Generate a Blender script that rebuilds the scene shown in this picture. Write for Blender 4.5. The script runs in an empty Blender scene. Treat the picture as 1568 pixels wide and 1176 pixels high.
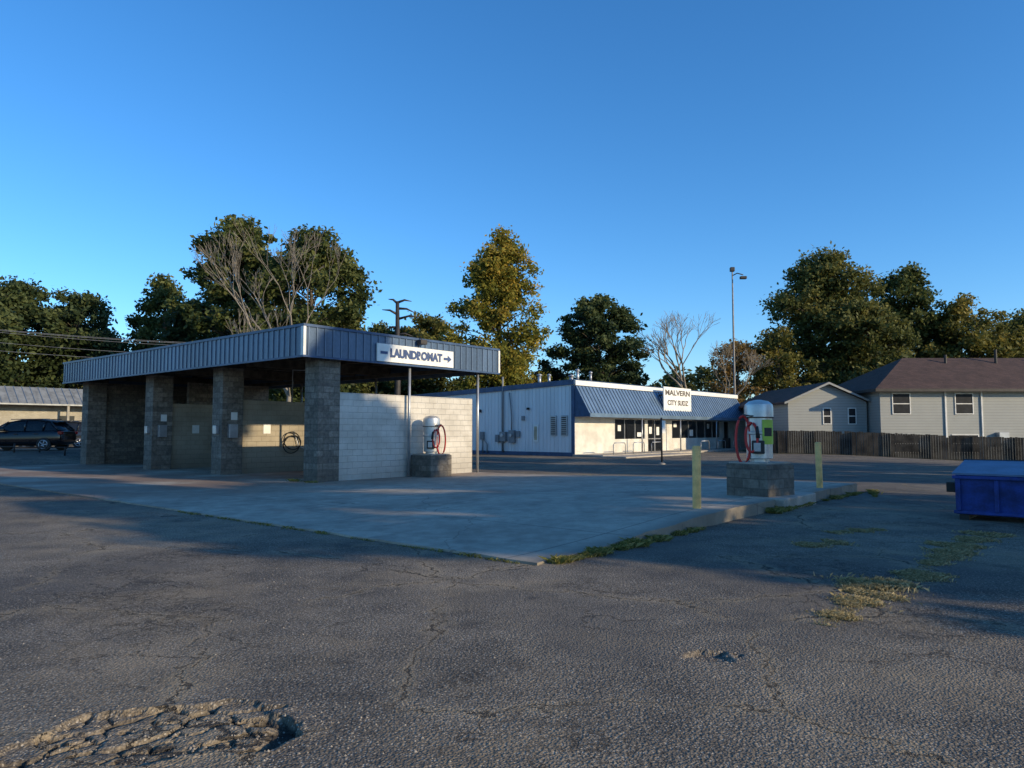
import bpy, math, random
import numpy as np
from mathutils import Vector, noise as mn
random.seed(5)
sc=bpy.context.scene
col=sc.collection
R=math.radians
# ---------------------------------------------------------------- materials
class NT:
    def __init__(s,name):
        s.m=bpy.data.materials.new(name); s.m.use_nodes=True; s.t=s.m.node_tree
        s.b=s.t.nodes['Principled BSDF']; s.out=s.t.nodes['Material Output']
    def n(s,typ,**k):
        nd=s.t.nodes.new(typ)
        for a,v in k.items():
            if a.startswith('i_'):
                key=a[2:].replace('_',' ')
                inp=nd.inputs[int(key)] if key.isdigit() else nd.inputs[key]
                s.set(inp,v)
            else: setattr(nd,a,v)
        return nd
    def set(s,inp,v):
        if isinstance(v,bpy.types.NodeSocket): s.t.links.new(v,inp)
        elif isinstance(v,bpy.types.Node): s.t.links.new(v.outputs[0],inp)
        else:
            try: inp.default_value=v
            except Exception: inp.default_value=tuple(v)+(1,)
    def math(s,op,a,b=0.0,clamp=False):
        nd=s.t.nodes.new('ShaderNodeMath'); nd.operation=op; nd.use_clamp=clamp
        s.set(nd.inputs[0],a); s.set(nd.inputs[1],b); return nd.outputs[0]
    def ss(s,v,lo,hi):
        nd=s.t.nodes.new('ShaderNodeMapRange'); nd.interpolation_type='SMOOTHSTEP'
        s.set(nd.inputs['Value'],v); nd.inputs['From Min'].default_value=lo; nd.inputs['From Max'].default_value=hi
        return nd.outputs[0]
    def mix(s,f,a,b,bt='MIX'):
        nd=s.t.nodes.new('ShaderNodeMix'); nd.data_type='RGBA'; nd.blend_type=bt
        s.set(nd.inputs[0],f)
        for i,v in ((6,a),(7,b)):
            if isinstance(v,(tuple,list)) and len(v)==3: v=tuple(v)+(1,)
            s.set(nd.inputs[i],v)
        return nd.outputs[2]
    def noise(s,vec,scale,detail=4,rough=.55):
        nd=s.n('ShaderNodeTexNoise',i_Vector=vec,i_Scale=scale,i_Detail=detail,i_Roughness=rough)
        return nd.outputs[0]
    def bump(s,h,st=.3,dist=.02,prev=None):
        nd=s.n('ShaderNodeBump',i_Height=h,i_Strength=st,i_Distance=dist)
        if prev is not None: s.set(nd.inputs['Normal'],prev)
        return nd.outputs[0]
    def pos(s): return s.n('ShaderNodeNewGeometry').outputs['Position']
    def obj(s): return s.n('ShaderNodeTexCoord').outputs['Object']

def mat(name,c,rough=.75,metal=0.,var=.18,scale=2.5,bump=.0,spec=.4,streak=False):
    N=NT(name); v=N.obj()
    if streak:
        mp=N.n('ShaderNodeMapping',i_Vector=v); mp.inputs['Scale'].default_value=(1,1,.15); v2=mp.outputs[0]
    else: v2=v
    a=N.noise(v2,scale,5); b=N.noise(v,scale*12,3)
    k=N.math('ADD',N.math('MULTIPLY',a,.75),N.math('MULTIPLY',b,.25))
    d=tuple(x*(1-var*1.8) for x in c); l=tuple(min(1,x*(1+var)) for x in c)
    N.set(N.b.inputs['Base Color'],N.mix(N.ss(k,.32,.68),d,l))
    N.b.inputs['Roughness'].default_value=rough; N.b.inputs['Metallic'].default_value=metal
    N.b.inputs['Specular IOR Level'].default_value=spec
    if bump: N.set(N.b.inputs['Normal'],N.bump(b,bump,.01))
    return N.m

def block_mat(name,c,mortar,bw=.4,rh=.2,ms=.012,split=.6,var=.25,grime=.0):
    N=NT(name); v=N.obj()
    sx=N.n('ShaderNodeSeparateXYZ',i_0=v)
    cb=N.n('ShaderNodeCombineXYZ',i_0=N.math('ADD',sx.outputs[0],sx.outputs[1]),i_1=sx.outputs[2])
    br=N.n('ShaderNodeTexBrick',i_Vector=cb,i_Scale=1.0)
    br.inputs['Brick Width'].default_value=bw; br.inputs['Row Height'].default_value=rh
    br.inputs['Mortar Size'].default_value=ms; br.inputs['Mortar Smooth'].default_value=.3
    br.inputs['Color1'].default_value=tuple(x*(1-var) for x in c)+(1,)
    br.inputs['Color2'].default_value=tuple(x*(1+var*.7) for x in c)+(1,)
    br.inputs['Mortar'].default_value=tuple(mortar)+(1,)
    n1=N.noise(v,9,6,.7); n2=N.noise(v,1.1,4)
    cc=N.mix(1.0,br.outputs[0],N.mix(N.ss(n1,.3,.7),(1-.45*split,)*3,(1+.1*split,)*3),'MULTIPLY')
    cc=N.mix(1.0,cc,N.mix(N.ss(n2,.3,.7),(.8,.79,.77),(1.05,)*3),'MULTIPLY')
    if grime:
        g=N.math('MULTIPLY',N.ss(N.math('ADD',sx.outputs[2],N.math('MULTIPLY',n2,-.8)),.6,-.35),grime)
        cc=N.mix(g,cc,(.10,.08,.06))
    N.set(N.b.inputs['Base Color'],cc); N.b.inputs['Roughness'].default_value=.9
    h=N.math('ADD',N.math('MULTIPLY',br.outputs['Fac'],-1.),N.math('MULTIPLY',n1,split))
    N.set(N.b.inputs['Normal'],N.bump(h,.8,.015))
    return N.m

def leaf_mat(name,c0,c1,c2):
    N=NT(name)
    at=N.n('ShaderNodeAttribute',attribute_name='tint')
    f=at.outputs['Fac']
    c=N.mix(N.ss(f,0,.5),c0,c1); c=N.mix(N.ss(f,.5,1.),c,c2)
    N.set(N.b.inputs['Base Color'],c); N.b.inputs['Roughness'].default_value=.6
    N.b.inputs['Specular IOR Level'].default_value=.25
    tr=N.n('ShaderNodeBsdfTranslucent',i_Color=c)
    mx=N.n('ShaderNodeMixShader',i_0=.38); N.t.links.new(N.b.outputs[0],mx.inputs[1]); N.t.links.new(tr.outputs[0],mx.inputs[2])
    N.t.links.new(mx.outputs[0],N.out.inputs[0]); return N.m

# ---------------------------------------------------------------- mesh helpers
def empty(name,loc=(0,0,0),rz=0,parent=None):
    e=bpy.data.objects.new(name,None); e.location=loc; e.rotation_euler=(0,0,rz); e.empty_display_size=.3
    col.objects.link(e)
    if parent: e.parent=parent
    return e
def mesh(name,v,f,m=None,parent=None,smooth=False):
    me=bpy.data.meshes.new(name); me.from_pydata([tuple(p) for p in v],[],f); me.update()
    o=bpy.data.objects.new(name,me); col.objects.link(o)
    if m: me.materials.append(m)
    if parent: o.parent=parent
    if smooth: me.polygons.foreach_set('use_smooth',[True]*len(me.polygons))
    return o
BF=[(0,3,2,1),(4,5,6,7),(0,1,5,4),(1,2,6,5),(2,3,7,6),(3,0,4,7)]
def boxes(name,L,m,parent=None,bev=0):
    v=[];f=[]
    for x0,x1,y0,y1,z0,z1 in L:
        b=len(v); v+=[(x0,y0,z0),(x1,y0,z0),(x1,y1,z0),(x0,y1,z0),(x0,y0,z1),(x1,y0,z1),(x1,y1,z1),(x0,y1,z1)]
        f+=[tuple(b+i for i in q) for q in BF]
    o=mesh(name,v,f,m,parent)
    if bev:
        md=o.modifiers.new('bev','BEVEL'); md.width=bev; md.segments=2
    return o
def tubeg(v,f,pts,rad,sides=6,cap=True):
    pts=[Vector(p) for p in pts]; base=len(v); n=len(pts)
    for i,p in enumerate(pts):
        d=(pts[min(i+1,n-1)]-pts[max(i-1,0)])
        if d.length<1e-6: d=Vector((0,0,1))
        d.normalize(); a=Vector((0,0,1)) if abs(d.z)<.9 else Vector((1,0,0))
        u=d.cross(a).normalized(); w=d.cross(u)
        r=rad[i] if hasattr(rad,'__len__') else rad
        for k in range(sides):
            t=2*math.pi*k/sides; v.append(p+u*(r*math.cos(t))+w*(r*math.sin(t)))
    for i in range(n-1):
        for k in range(sides):
            a=base+i*sides+k; b=base+i*sides+(k+1)%sides
            f.append((a,b,b+sides,a+sides))
    if cap:
        f.append(tuple(base+k for k in reversed(range(sides)))); f.append(tuple(base+(n-1)*sides+k for k in range(sides)))
def tube(name,pts,rad,m,parent=None,sides=8):
    v=[];f=[]; tubeg(v,f,pts,rad,sides); return mesh(name,v,f,m,parent,True)
def lathe(name,prof,m,parent=None,c=(0,0,0),sides=28):
    v=[];f=[]
    for r,z in prof:
        for k in range(sides):
            t=2*math.pi*k/sides; v.append((c[0]+r*math.cos(t),c[1]+r*math.sin(t),c[2]+z))
    for i in range(len(prof)-1):
        for k in range(sides):
            a=i*sides+k;b=i*sides+(k+1)%sides; f.append((a,b,b+sides,a+sides))
    f.append(tuple(reversed(range(sides)))); f.append(tuple((len(prof)-1)*sides+k for k in range(sides)))
    o=mesh(name,v,f,m,parent,True); md=o.modifiers.new('e','EDGE_SPLIT'); md.split_angle=R(35); return o
def text(name,s,width,height,loc,m,parent,off=.012,rz=0):
    c=bpy.data.curves.new(name,'FONT'); c.body=s; c.size=.5; c.extrude=.006; c.offset=off; c.align_x='CENTER'; c.align_y='CENTER'
    c.materials.append(m); o=bpy.data.objects.new(name,c); col.objects.link(o)
    bpy.context.view_layer.update(); d=o.dimensions.copy()
    o.parent=parent; o.location=loc; o.rotation_euler=(R(90),0,rz); o.scale=(width/max(d.x,.01),height/max(d.y,.01),1)
    return o
def sm(x):
    x=max(0,min(1,x)); return x*x*(3-2*x)
ANG=R(50); A=Vector((-.766,.643,0)); B=Vector((.643,.766,0))
K=Vector((.3,8.77,0))
# ---------------------------------------------------------------- world / sun / camera
AZ=R(-30); EL=R(17)
w=bpy.data.worlds.new("World"); sc.world=w; w.use_nodes=True
nt=w.node_tree; bg=nt.nodes['Background']; sky=nt.nodes.new('ShaderNodeTexSky'); sky.sky_type='NISHITA'
sky.sun_disc=False; sky.sun_elevation=EL; sky.sun_rotation=R(90)-AZ; sky.air_density=1.0; sky.dust_density=.25; sky.ozone_density=5.5
hs=nt.nodes.new('ShaderNodeHueSaturation'); hs.inputs['Saturation'].default_value=1.13
nt.links.new(sky.outputs[0],hs.inputs['Color']); nt.links.new(hs.outputs[0],bg.inputs[0]); bg.inputs[1].default_value=.23
ld=bpy.data.lights.new('sun','SUN'); ld.energy=5; ld.angle=R(.53); ld.color=(1,.82,.55)
so=bpy.data.objects.new('sun',ld); col.objects.link(so)
S=Vector((math.cos(EL)*math.cos(AZ),math.cos(EL)*math.sin(AZ),math.sin(EL)))
so.rotation_euler=S.to_track_quat('Z','Y').to_euler(); so.location=(40,-20,30)
cd=bpy.data.cameras.new('camera'); co=bpy.data.objects.new('camera',cd); col.objects.link(co)
co.location=(0,0,1.6); co.rotation_euler=(R(90+3.708),0,0); cd.lens=25.5; cd.sensor_width=36; cd.clip_end=3000; sc.camera=co
sc.view_settings.view_transform='Standard'; sc.view_settings.look='None'; sc.view_settings.exposure=0
# ---------------------------------------------------------------- ground
def th(x,y):
    z=-.45*sm((x-20)/14)*sm((y-25)/15)
    z+=.53*sm((-21-x)/3)*sm((y-33)/5)
    if -3.2<x<-.5 and 3.2<y<5.2 :
        n=mn.noise(Vector((x*3,y*3,1)))*.30+mn.noise(Vector((x*11,y*11,3)))*.14
        d=((x+1.85)/.74)**2+((y-3.92-.12*math.sin(x*3))/.38)**2
        d=math.sqrt(d)+n
        if d<1.25:
            k=sm((1.02-d)/.04)
            wx=mn.noise(Vector((x*5,y*5,0)))*.9
            dist,pt=mn.voronoi(Vector((x*4.2+wx,y*5.5+wx,.3)))
            cr=sm((dist[1]-dist[0])/.09)
            c=abs(mn.cell(Vector(pt[0])*3))
            left=sm((-1.22-x)/.12)
            z+=k*(-.062+(.038+.016*c)*cr*left+.003*mn.noise(Vector((x*30,y*30,0))))
            if d>1.0: z+=.009*sm((1.25-d)/.2)
    dx=(x-1.42)/.2; dy=(y-5.28)/.13
    if abs(dx)<2 and abs(dy)<2:
        d=math.hypot(dx,dy)+.7*mn.noise(Vector((x*12,y*12,0)))
        z-=.035*sm((1-d)/.4)
        z+=.020*sm((1.2-d)/.9)*abs(mn.noise(Vector((x*40,y*40,2))))
    return z
def lines(segs):
    o=[]
    for a,b,s in segs: o+=list(np.arange(a,b-1e-6,s))
    o.append(segs[-1][1]); return o
xs=lines([(-900,-100,100),(-100,-36,8),(-36,-18,1),(-18,-4,2),(-4,-2.9,.3),(-2.9,-.8,.014),(-.8,1.1,.2),(1.1,1.75,.02),(1.75,18,1.5),(18,36,1),(36,100,8),(100,900,100)])
ys=lines([(-300,-20,40),(-20,2.6,2.26),(2.6,3.3,.35),(3.3,4.75,.014),(4.75,5.05,.1),(5.05,5.55,.02),(5.55,25,1.3),(25,42,1),(42,100,4),(100,1500,100)])
V=[(x,y,th(x,y)) for y in ys for x in xs]; nx=len(xs)
Fc=[(j*nx+i,j*nx+i+1,(j+1)*nx+i+1,(j+1)*nx+i) for j in range(len(ys)-1) for i in range(nx-1)]
N=NT('asphalt'); p=N.pos()
sx=N.n('ShaderNodeSeparateXYZ',i_0=p)
big=N.noise(p,.22,5,.6); mid=N.noise(p,1.6,5,.65); fine=N.noise(p,38,3,.7)
vo=N.n('ShaderNodeTexVoronoi',i_Vector=p,i_Scale=62.0)
vc=N.n('ShaderNodeSeparateColor',i_0=vo.outputs['Color'])
stone=N.math('MULTIPLY',N.ss(vc.outputs[0],.5,.95),N.ss(vo.outputs['Distance'],.55,.2))
c=N.mix(N.ss(big,.35,.65),(.112,.098,.083),(.215,.184,.145))
c=N.mix(1.,c,N.mix(N.ss(mid,.3,.7),(.70,.69,.68),(1.2,1.17,1.12)),'MULTIPLY')
c=N.mix(1.,c,N.mix(N.ss(fine,.3,.7),(.42,.42,.42),(1.52,1.49,1.42)),'MULTIPLY')
c=N.mix(N.math('MULTIPLY',stone,.7),c,(.58,.51,.41))
dirt=N.math('MULTIPLY',N.ss(N.noise(p,.5,6,.7),.46,.68),.55)
c=N.mix(dirt,c,(.30,.23,.145))
seal=N.math('MULTIPLY',N.ss(N.noise(p,.13,3,.5),.50,.55),.42)
c=N.mix(seal,c,(.078,.072,.067))
oil=N.math('MULTIPLY',N.ss(N.noise(p,1.1,3,.6),.62,.74),.6)
c=N.mix(oil,c,(.05,.045,.040))
wob=N.n('ShaderNodeTexNoise',i_Vector=p,i_Scale=1.3,i_Detail=7.0,i_Roughness=.68)
vadd=N.n('ShaderNodeVectorMath',operation='MULTIPLY_ADD'); N.set(vadd.inputs[0],wob.outputs['Color']); vadd.inputs[1].default_value=(1.0,1.0,0); N.set(vadd.inputs[2],p)
ce=N.n('ShaderNodeTexVoronoi',feature='DISTANCE_TO_EDGE',i_Vector=vadd.outputs[0],i_Scale=.36)
crk=N.math('MULTIPLY',N.ss(ce.outputs['Distance'],.0042,.001),N.ss(N.noise(p,.8,2),.40,.52))
halo=N.math('MULTIPLY',N.ss(ce.outputs['Distance'],.035,.004),N.ss(N.noise(p,.8,2),.40,.52))
c=N.mix(N.math('MULTIPLY',halo,.4),c,(.34,.265,.165))
ce3=N.n('ShaderNodeTexVoronoi',feature='DISTANCE_TO_EDGE',i_Vector=vadd.outputs[0],i_Scale=1.5)
crk3=N.math('MULTIPLY',N.ss(ce3.outputs['Distance'],.012,.003),N.ss(N.noise(p,.45,3),.52,.60))
ce2=N.n('ShaderNodeTexVoronoi',feature='DISTANCE_TO_EDGE',i_Vector=vadd.outputs[0],i_Scale=6.5)
allig=N.math('MULTIPLY',N.ss(ce2.outputs['Distance'],.045,.012),N.ss(N.noise(p,.38,3),.54,.61))
crk=N.math('MAXIMUM',N.math('MAXIMUM',N.math('MULTIPLY',crk,.9),N.math('MULTIPLY',crk3,.75)),N.math('MULTIPLY',allig,.6))
c=N.mix(crk,c,(.03,.027,.024))
hole=N.ss(sx.outputs[2],-.022,-.050)
near=N.ss(sx.outputs[1],9,7)
c=N.mix(N.math('MULTIPLY',N.math('MULTIPLY',hole,near),.85),c,(.03,.026,.023))
gx=N.ss(sx.outputs[0],17.5,18.5)
gl=N.math('ADD',N.math('MULTIPLY',sx.outputs[0],.35),N.math('MULTIPLY',sx.outputs[1],.937))
gm=N.math('MAXIMUM',N.ss(N.math('ADD',sx.outputs[1],N.math('MULTIPLY',big,8)),70,73),N.math('MULTIPLY',gx,N.ss(gl,54.6,55.2)))
c=N.mix(gm,c,N.mix(N.ss(mid,.3,.7),(.035,.05,.015),(.11,.10,.04)))
N.set(N.b.inputs['Base Color'],c); N.b.inputs['Roughness'].default_value=.88; N.b.inputs['Specular IOR Level'].default_value=.25
b1=N.bump(N.math('ADD',vo.outputs['Distance'],fine),.9,.010)
N.set(N.b.inputs['Normal'],N.bump(N.math('MULTIPLY',crk,-1.),.9,.02,b1))
mesh('asphalt_ground',V,Fc,N.m,None,True)
# ---------------------------------------------------------------- concrete slab
def slabz(s,t): return .03+.19*sm(s/6)*(1-sm((t-2)/11))
N=NT('slab_concrete'); p=N.pos(); o=N.obj(); sx=N.n('ShaderNodeSeparateXYZ',i_0=o)
n1=N.noise(p,.5,6,.65); n2=N.noise(p,3,6,.7); n3=N.noise(p,60,3)
c=N.mix(N.ss(n1,.3,.7),(.31,.268,.21),(.46,.402,.315))
c=N.mix(1.,c,N.mix(N.ss(n2,.3,.7),(.76,.75,.73),(1.1,1.09,1.07)),'MULTIPLY')
c=N.mix(1.,c,N.mix(n3,(.75,)*3,(1.2,)*3),'MULTIPLY')
rust=N.math('MULTIPLY',N.ss(sx.outputs[1],9,15),N.ss(N.noise(p,.35,4),.33,.55))
c=N.mix(N.math('MULTIPLY',rust,.7),c,(.19,.105,.065))
oil=N.math('MULTIPLY',N.ss(N.noise(p,.9,4,.6),.56,.74),.5)
c=N.mix(oil,c,(.13,.11,.09))
jx=N.math('ABSOLUTE',N.math('SUBTRACT',N.math('FRACT',N.math('DIVIDE',sx.outputs[0],4.57)),.5))
jy=N.math('ABSOLUTE',N.math('SUBTRACT',N.math('FRACT',N.math('DIVIDE',N.math('ADD',sx.outputs[1],1.8),4.6)),.5))
j=N.math('MAXIMUM',N.ss(jx,.004,.0015),N.ss(jy,.004,.0015))
wob=N.n('ShaderNodeTexNoise',i_Vector=p,i_Scale=.9,i_Detail=6.0)
va=N.n('ShaderNodeVectorMath',operation='MULTIPLY_ADD'); N.set(va.inputs[0],wob.outputs['Color']); va.inputs[1].default_value=(1.2,1.2,0); N.set(va.inputs[2],p)
ce=N.n('ShaderNodeTexVoronoi',feature='DISTANCE_TO_EDGE',i_Vector=va.outputs[0],i_Scale=.22)
j=N.math('MAXIMUM',j,N.math('MULTIPLY',N.ss(ce.outputs['Distance'],.003,.0008),.7))
c=N.mix(N.math('MULTIPLY',j,.7),c,(.08,.07,.055))
edge=N.math('MULTIPLY',N.ss(N.math('ADD',sx.outputs[1],N.math('MULTIPLY',n2,-.7)),.05,-.35),.5)
c=N.mix(edge,c,(.12,.10,.075))
N.set(N.b.inputs['Base Color'],c); N.b.inputs['Roughness'].default_value=.85
N.set(N.b.inputs['Normal'],N.bump(N.math('SUBTRACT',n2,j),.35,.01)); SLAB=N.m
L=13.7; T=33; ns=56; ntt=66; v=[];f=[]
for i in range(ns+1):
    for k in range(ntt+1):
        s=L*i/ns; t=T*k/ntt
        dx=.07*mn.noise(Vector((s*1.3,t*1.3,0))) if (i==0 or k==0) else 0
        if k==0: dx+=.05*mn.noise(Vector((s*5,0,7)))
        if i==0: dx+=.05*mn.noise(Vector((t*4,0,3)))
        v.append((s+(dx if i==0 else 0),t+(dx if k==0 else 0),slabz(s,t)))
for i in range(ns):
    for k in range(ntt):
        a=i*(ntt+1)+k; f.append((a,a+ntt+1,a+ntt+2,a+1))
def skirt(ids):
    for a,b in zip(ids[:-1],ids[1:]):
        n=len(v); v.extend([v[a],v[b],(v[b][0],v[b][1],-.2),(v[a][0],v[a][1],-.2)]); f.append((n,n+1,n+2,n+3))
skirt([i*(ntt+1) for i in range(ns+1)]); skirt([k for k in range(ntt+1)]); skirt([ns*(ntt+1)+k for k in range(ntt+1)])
slab=mesh('concrete_slab',v,f,SLAB); slab.location=K; slab.rotation_euler=(0,0,ANG)
# ---------------------------------------------------------------- shared materials
M_col=block_mat('split_face_block',(.235,.208,.172),(.15,.135,.115),split=1.,var=.32,grime=.35)
M_wallw=block_mat('painted_block_white',(.60,.565,.50),(.47,.45,.41),split=.12,var=.03,ms=.008,grime=.3)
M_wallt=block_mat('painted_block_tan',(.37,.32,.24),(.28,.24,.18),split=.15,var=.04,ms=.008,grime=.5)
M_blue=mat('blue_metal_panel',(.095,.145,.22),.38,.22,.2,.8,streak=True)
M_bluel=mat('light_blue_rib',(.14,.19,.26),.38,.22,.1)
M_bluetrim=mat('blue_trim',(.045,.085,.165),.45,.1)
M_white=mat('white_paint',(.74,.72,.67),.5,0,.08)
M_dark=mat('dark_steel',(.05,.045,.042),.6,.3)
M_rust=mat('canopy_underside',(.13,.105,.08),.8,.1,.3)
M_galv=mat('galvanised',(.42,.43,.44),.4,.6,.12)
M_boxgrey=mat('utility_box_grey',(.24,.245,.25),.55,.2,.1)
M_black=mat('black_rubber',(.02,.02,.02),.6)
M_red=mat('red_hose',(.55,.035,.03),.5,0,.2)
M_glass=mat('dark_glass',(.012,.014,.017),.12,0,.1,spec=.45)
M_pane=mat('screened_window',(.02,.022,.026),.5,0,.2,spec=.15)
M_yel=mat('yellow_bollard_paint',(.88,.52,.19),.6,0,.14,6,spec=.2)
M_signblue=mat('sign_blue_letters',(.05,.085,.19),.5,0,.05)
M_signw=mat('sign_board_white',(.78,.77,.72),.5,0,.06)
M_conc=mat('plain_concrete',(.38,.335,.275),.9,0,.15,2,.3)
# ---------------------------------------------------------------- car wash
cw=empty('car_wash_building',(-5.99,22.4,0),ANG)
z0=.02
cols_y=[0,5.8,11.4,18.2]
boxes('block_columns',[(0,.82,y,y+.72,z0,3.9) for y in cols_y],M_col,cw,.012)
boxes('end_wall',[(.82,7.0,.04,.24,z0,2.83)],M_wallw,cw,.008)
boxes('divider_walls',[(.82,7.0,y+.26,y+.46,z0,2.75) for y in cols_y[1:3]],M_wallt,cw,.008)
boxes('equipment_room_wall',[(.82,7.4,18.46,18.66,z0,3.9),(3.2,7.4,14.9,15.1,z0,3.9),(7.2,7.4,15.1,18.46,z0,3.9)],M_col,cw)
x0,x1,y0,y1,fz0,fz1=-.75,8.12,-.3,19.2,3.85,4.80
th_=.04
boxes('fascia_panels',[(x0,x0+th_,y0,y1,fz0,fz1),(x1-th_,x1,y0,y1,fz0,fz1),(x0+th_,x1-th_,y0,y0+th_,fz0,fz1),(x0+th_,x1-th_,y1-th_,y1,fz0,fz1)],M_blue,cw)
rb=[];y=y0+.15
while y<y1-.1: rb.append((x0-.03,x0,y-.016,y+.016,fz0+.03,fz1-.05)); y+=.3
x=x0+.15
while x<x1-.1: rb.append((x-.016,x+.016,y0-.03,y0,fz0+.03,fz1-.05)); rb.append((x-.016,x+.016,y1,y1+.03,fz0+.03,fz1-.05)); x+=.3
boxes('fascia_ribs',rb,M_bluel,cw)
boxes('fascia_trim',[(x0-.045,x0+.06,y0-.045,y1+.045,fz1-.05,fz1+.03),(x0+.06,x1+.045,y0-.045,y0+.06,fz1-.05,fz1+.03),(x1-.06,x1+.045,y0+.06,y1+.045,fz1-.05,fz1+.03),
 (x0-.045,x0-.001,y0-.045,y1,fz0-.03,fz0+.03),(x0,x1+.04,y0-.045,y0-.001,fz0-.03,fz0+.03)],M_bluetrim,cw)
boxes('corner_trim',[(x0-.05,x0+.04,y0-.05,y0-.002,fz0+.03,fz1-.052),(x0-.05,x0-.002,y0-.002,y0+.09,fz0+.03,fz1-.052),(x1-.04,x1+.05,y0-.05,y0-.002,fz0+.03,fz1-.052)],M_white,cw)
boxes('roof_deck',[(x0+.06,x1-.06,y0+.06,y1-.06,4.55,4.60)],M_rust,cw)
bm=[(x0+.06,x1-.06,yy+.28,yy+.44,4.05,4.4) for yy in cols_y]
bm+=[(xx,xx+.12,y0+.06,y1-.06,4.401,4.549) for xx in (-.55,.6,1.8,3.0,4.2,5.4,6.6,7.7)]
bm+=[(x0+.06,x1-.06,yy,yy+.1,4.2,4.4) for yy in (2.9,8.6,14.6)]
bm+=[(7.0,7.15,y0+.06,y1-.06,3.9,4.049)]
boxes('steel_beams',bm,M_rust,cw)
boxes('column_caps',[(-.04,.86,yy-.04,yy+.76,3.901,4.049) for yy in cols_y],M_dark,cw)
pv=[];pf=[]
for (px,py) in [(3.64,-.12),(7.15,-.1),(7.1,5.9),(7.1,11.5),(7.1,17.9)]:
    tubeg(pv,pf,[(px,py,.02),(px,py,4.05)],.05,10)
mesh('canopy_posts',pv,pf,M_galv,cw,True)
boxes('coin_boxes',[(.22,.55,y-.14,y-.001,1.35,1.85) for y in cols_y[1:3]]+[(-.12,-.001,y+.2,y+.45,1.5,1.8) for y in cols_y[1:3]],M_galv,cw,.01)
boxes('instruction_signs',[(.34,.58,y-.02,y-.001,2.0,2.28) for y in cols_y[1:3]]+[(1.8,2.1,y+.235,y+.258,1.5,1.85) for y in cols_y[1:3]],M_signw,cw)
for y in cols_y[1:3]:
    pts=[]
    for i in range(60):
        a=i/59*math.pi*5; pts.append((3.0+.38*math.cos(a),y+.18-.0012*i,1.15+.34*math.sin(a)-.1*math.sin(a*.5)))
    tube('wash_hose',pts,.022,M_black,cw,6)
    tube('spray_wand',[(3.1,y+.2,1.6),(3.3,y+.16,1.0),(3.9,y+.1,.75)],.02,M_galv,cw)
    tube('overhead_boom',[(3.0,y+.2,2.7),(3.0,y+.2,4.0),(3.0,y-1.6,3.9)],.025,M_galv,cw)
boxes('floor_drains',[(1.5,5.5,y+2.9,y+3.15,.036,.041) for y in (.0,5.8,11.6)],M_dark,cw)
# sign on fascia
sg=empty('laundromat_direction_sign',(-5.99,22.4,0),ANG)
sX0,sX1=-.75+2.74,-.75+6.29
boxes('board',[(sX0,sX1,-.375,-.335,3.90,4.49)],M_signw,sg)
text('lettering','LAUNDROMAT',2.42,.31,((sX0+sX1)/2-.02,-.381,4.195),M_signblue,sg,.030)
boxes('arrow_bars',[(sX0+.14,sX0+.44,-.387,-.376,4.15,4.24),(sX1-.5,sX1-.3,-.387,-.376,4.15,4.24)],M_signblue,sg)
ax=sX1-.3; mesh('arrow_head',[(ax,-.385,4.06),(ax,-.385,4.33),(ax+.2,-.385,4.195),(ax,-.376,4.06),(ax,-.376,4.33),(ax+.2,-.376,4.195)],[(0,2,1),(3,4,5),(0,1,4,3),(1,2,5,4),(2,0,3,5)],M_signblue,sg)
fl=empty('flood_light',(-5.99,22.4,0),ANG)
boxes('housing',[(3.75,4.05,-.58,-.36,4.60,4.76)],M_dark,fl,.02); tube('arm',[(3.9,-.34,4.84),(3.9,-.42,4.82),(3.9,-.47,4.74)],.02,M_dark,fl)
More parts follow.
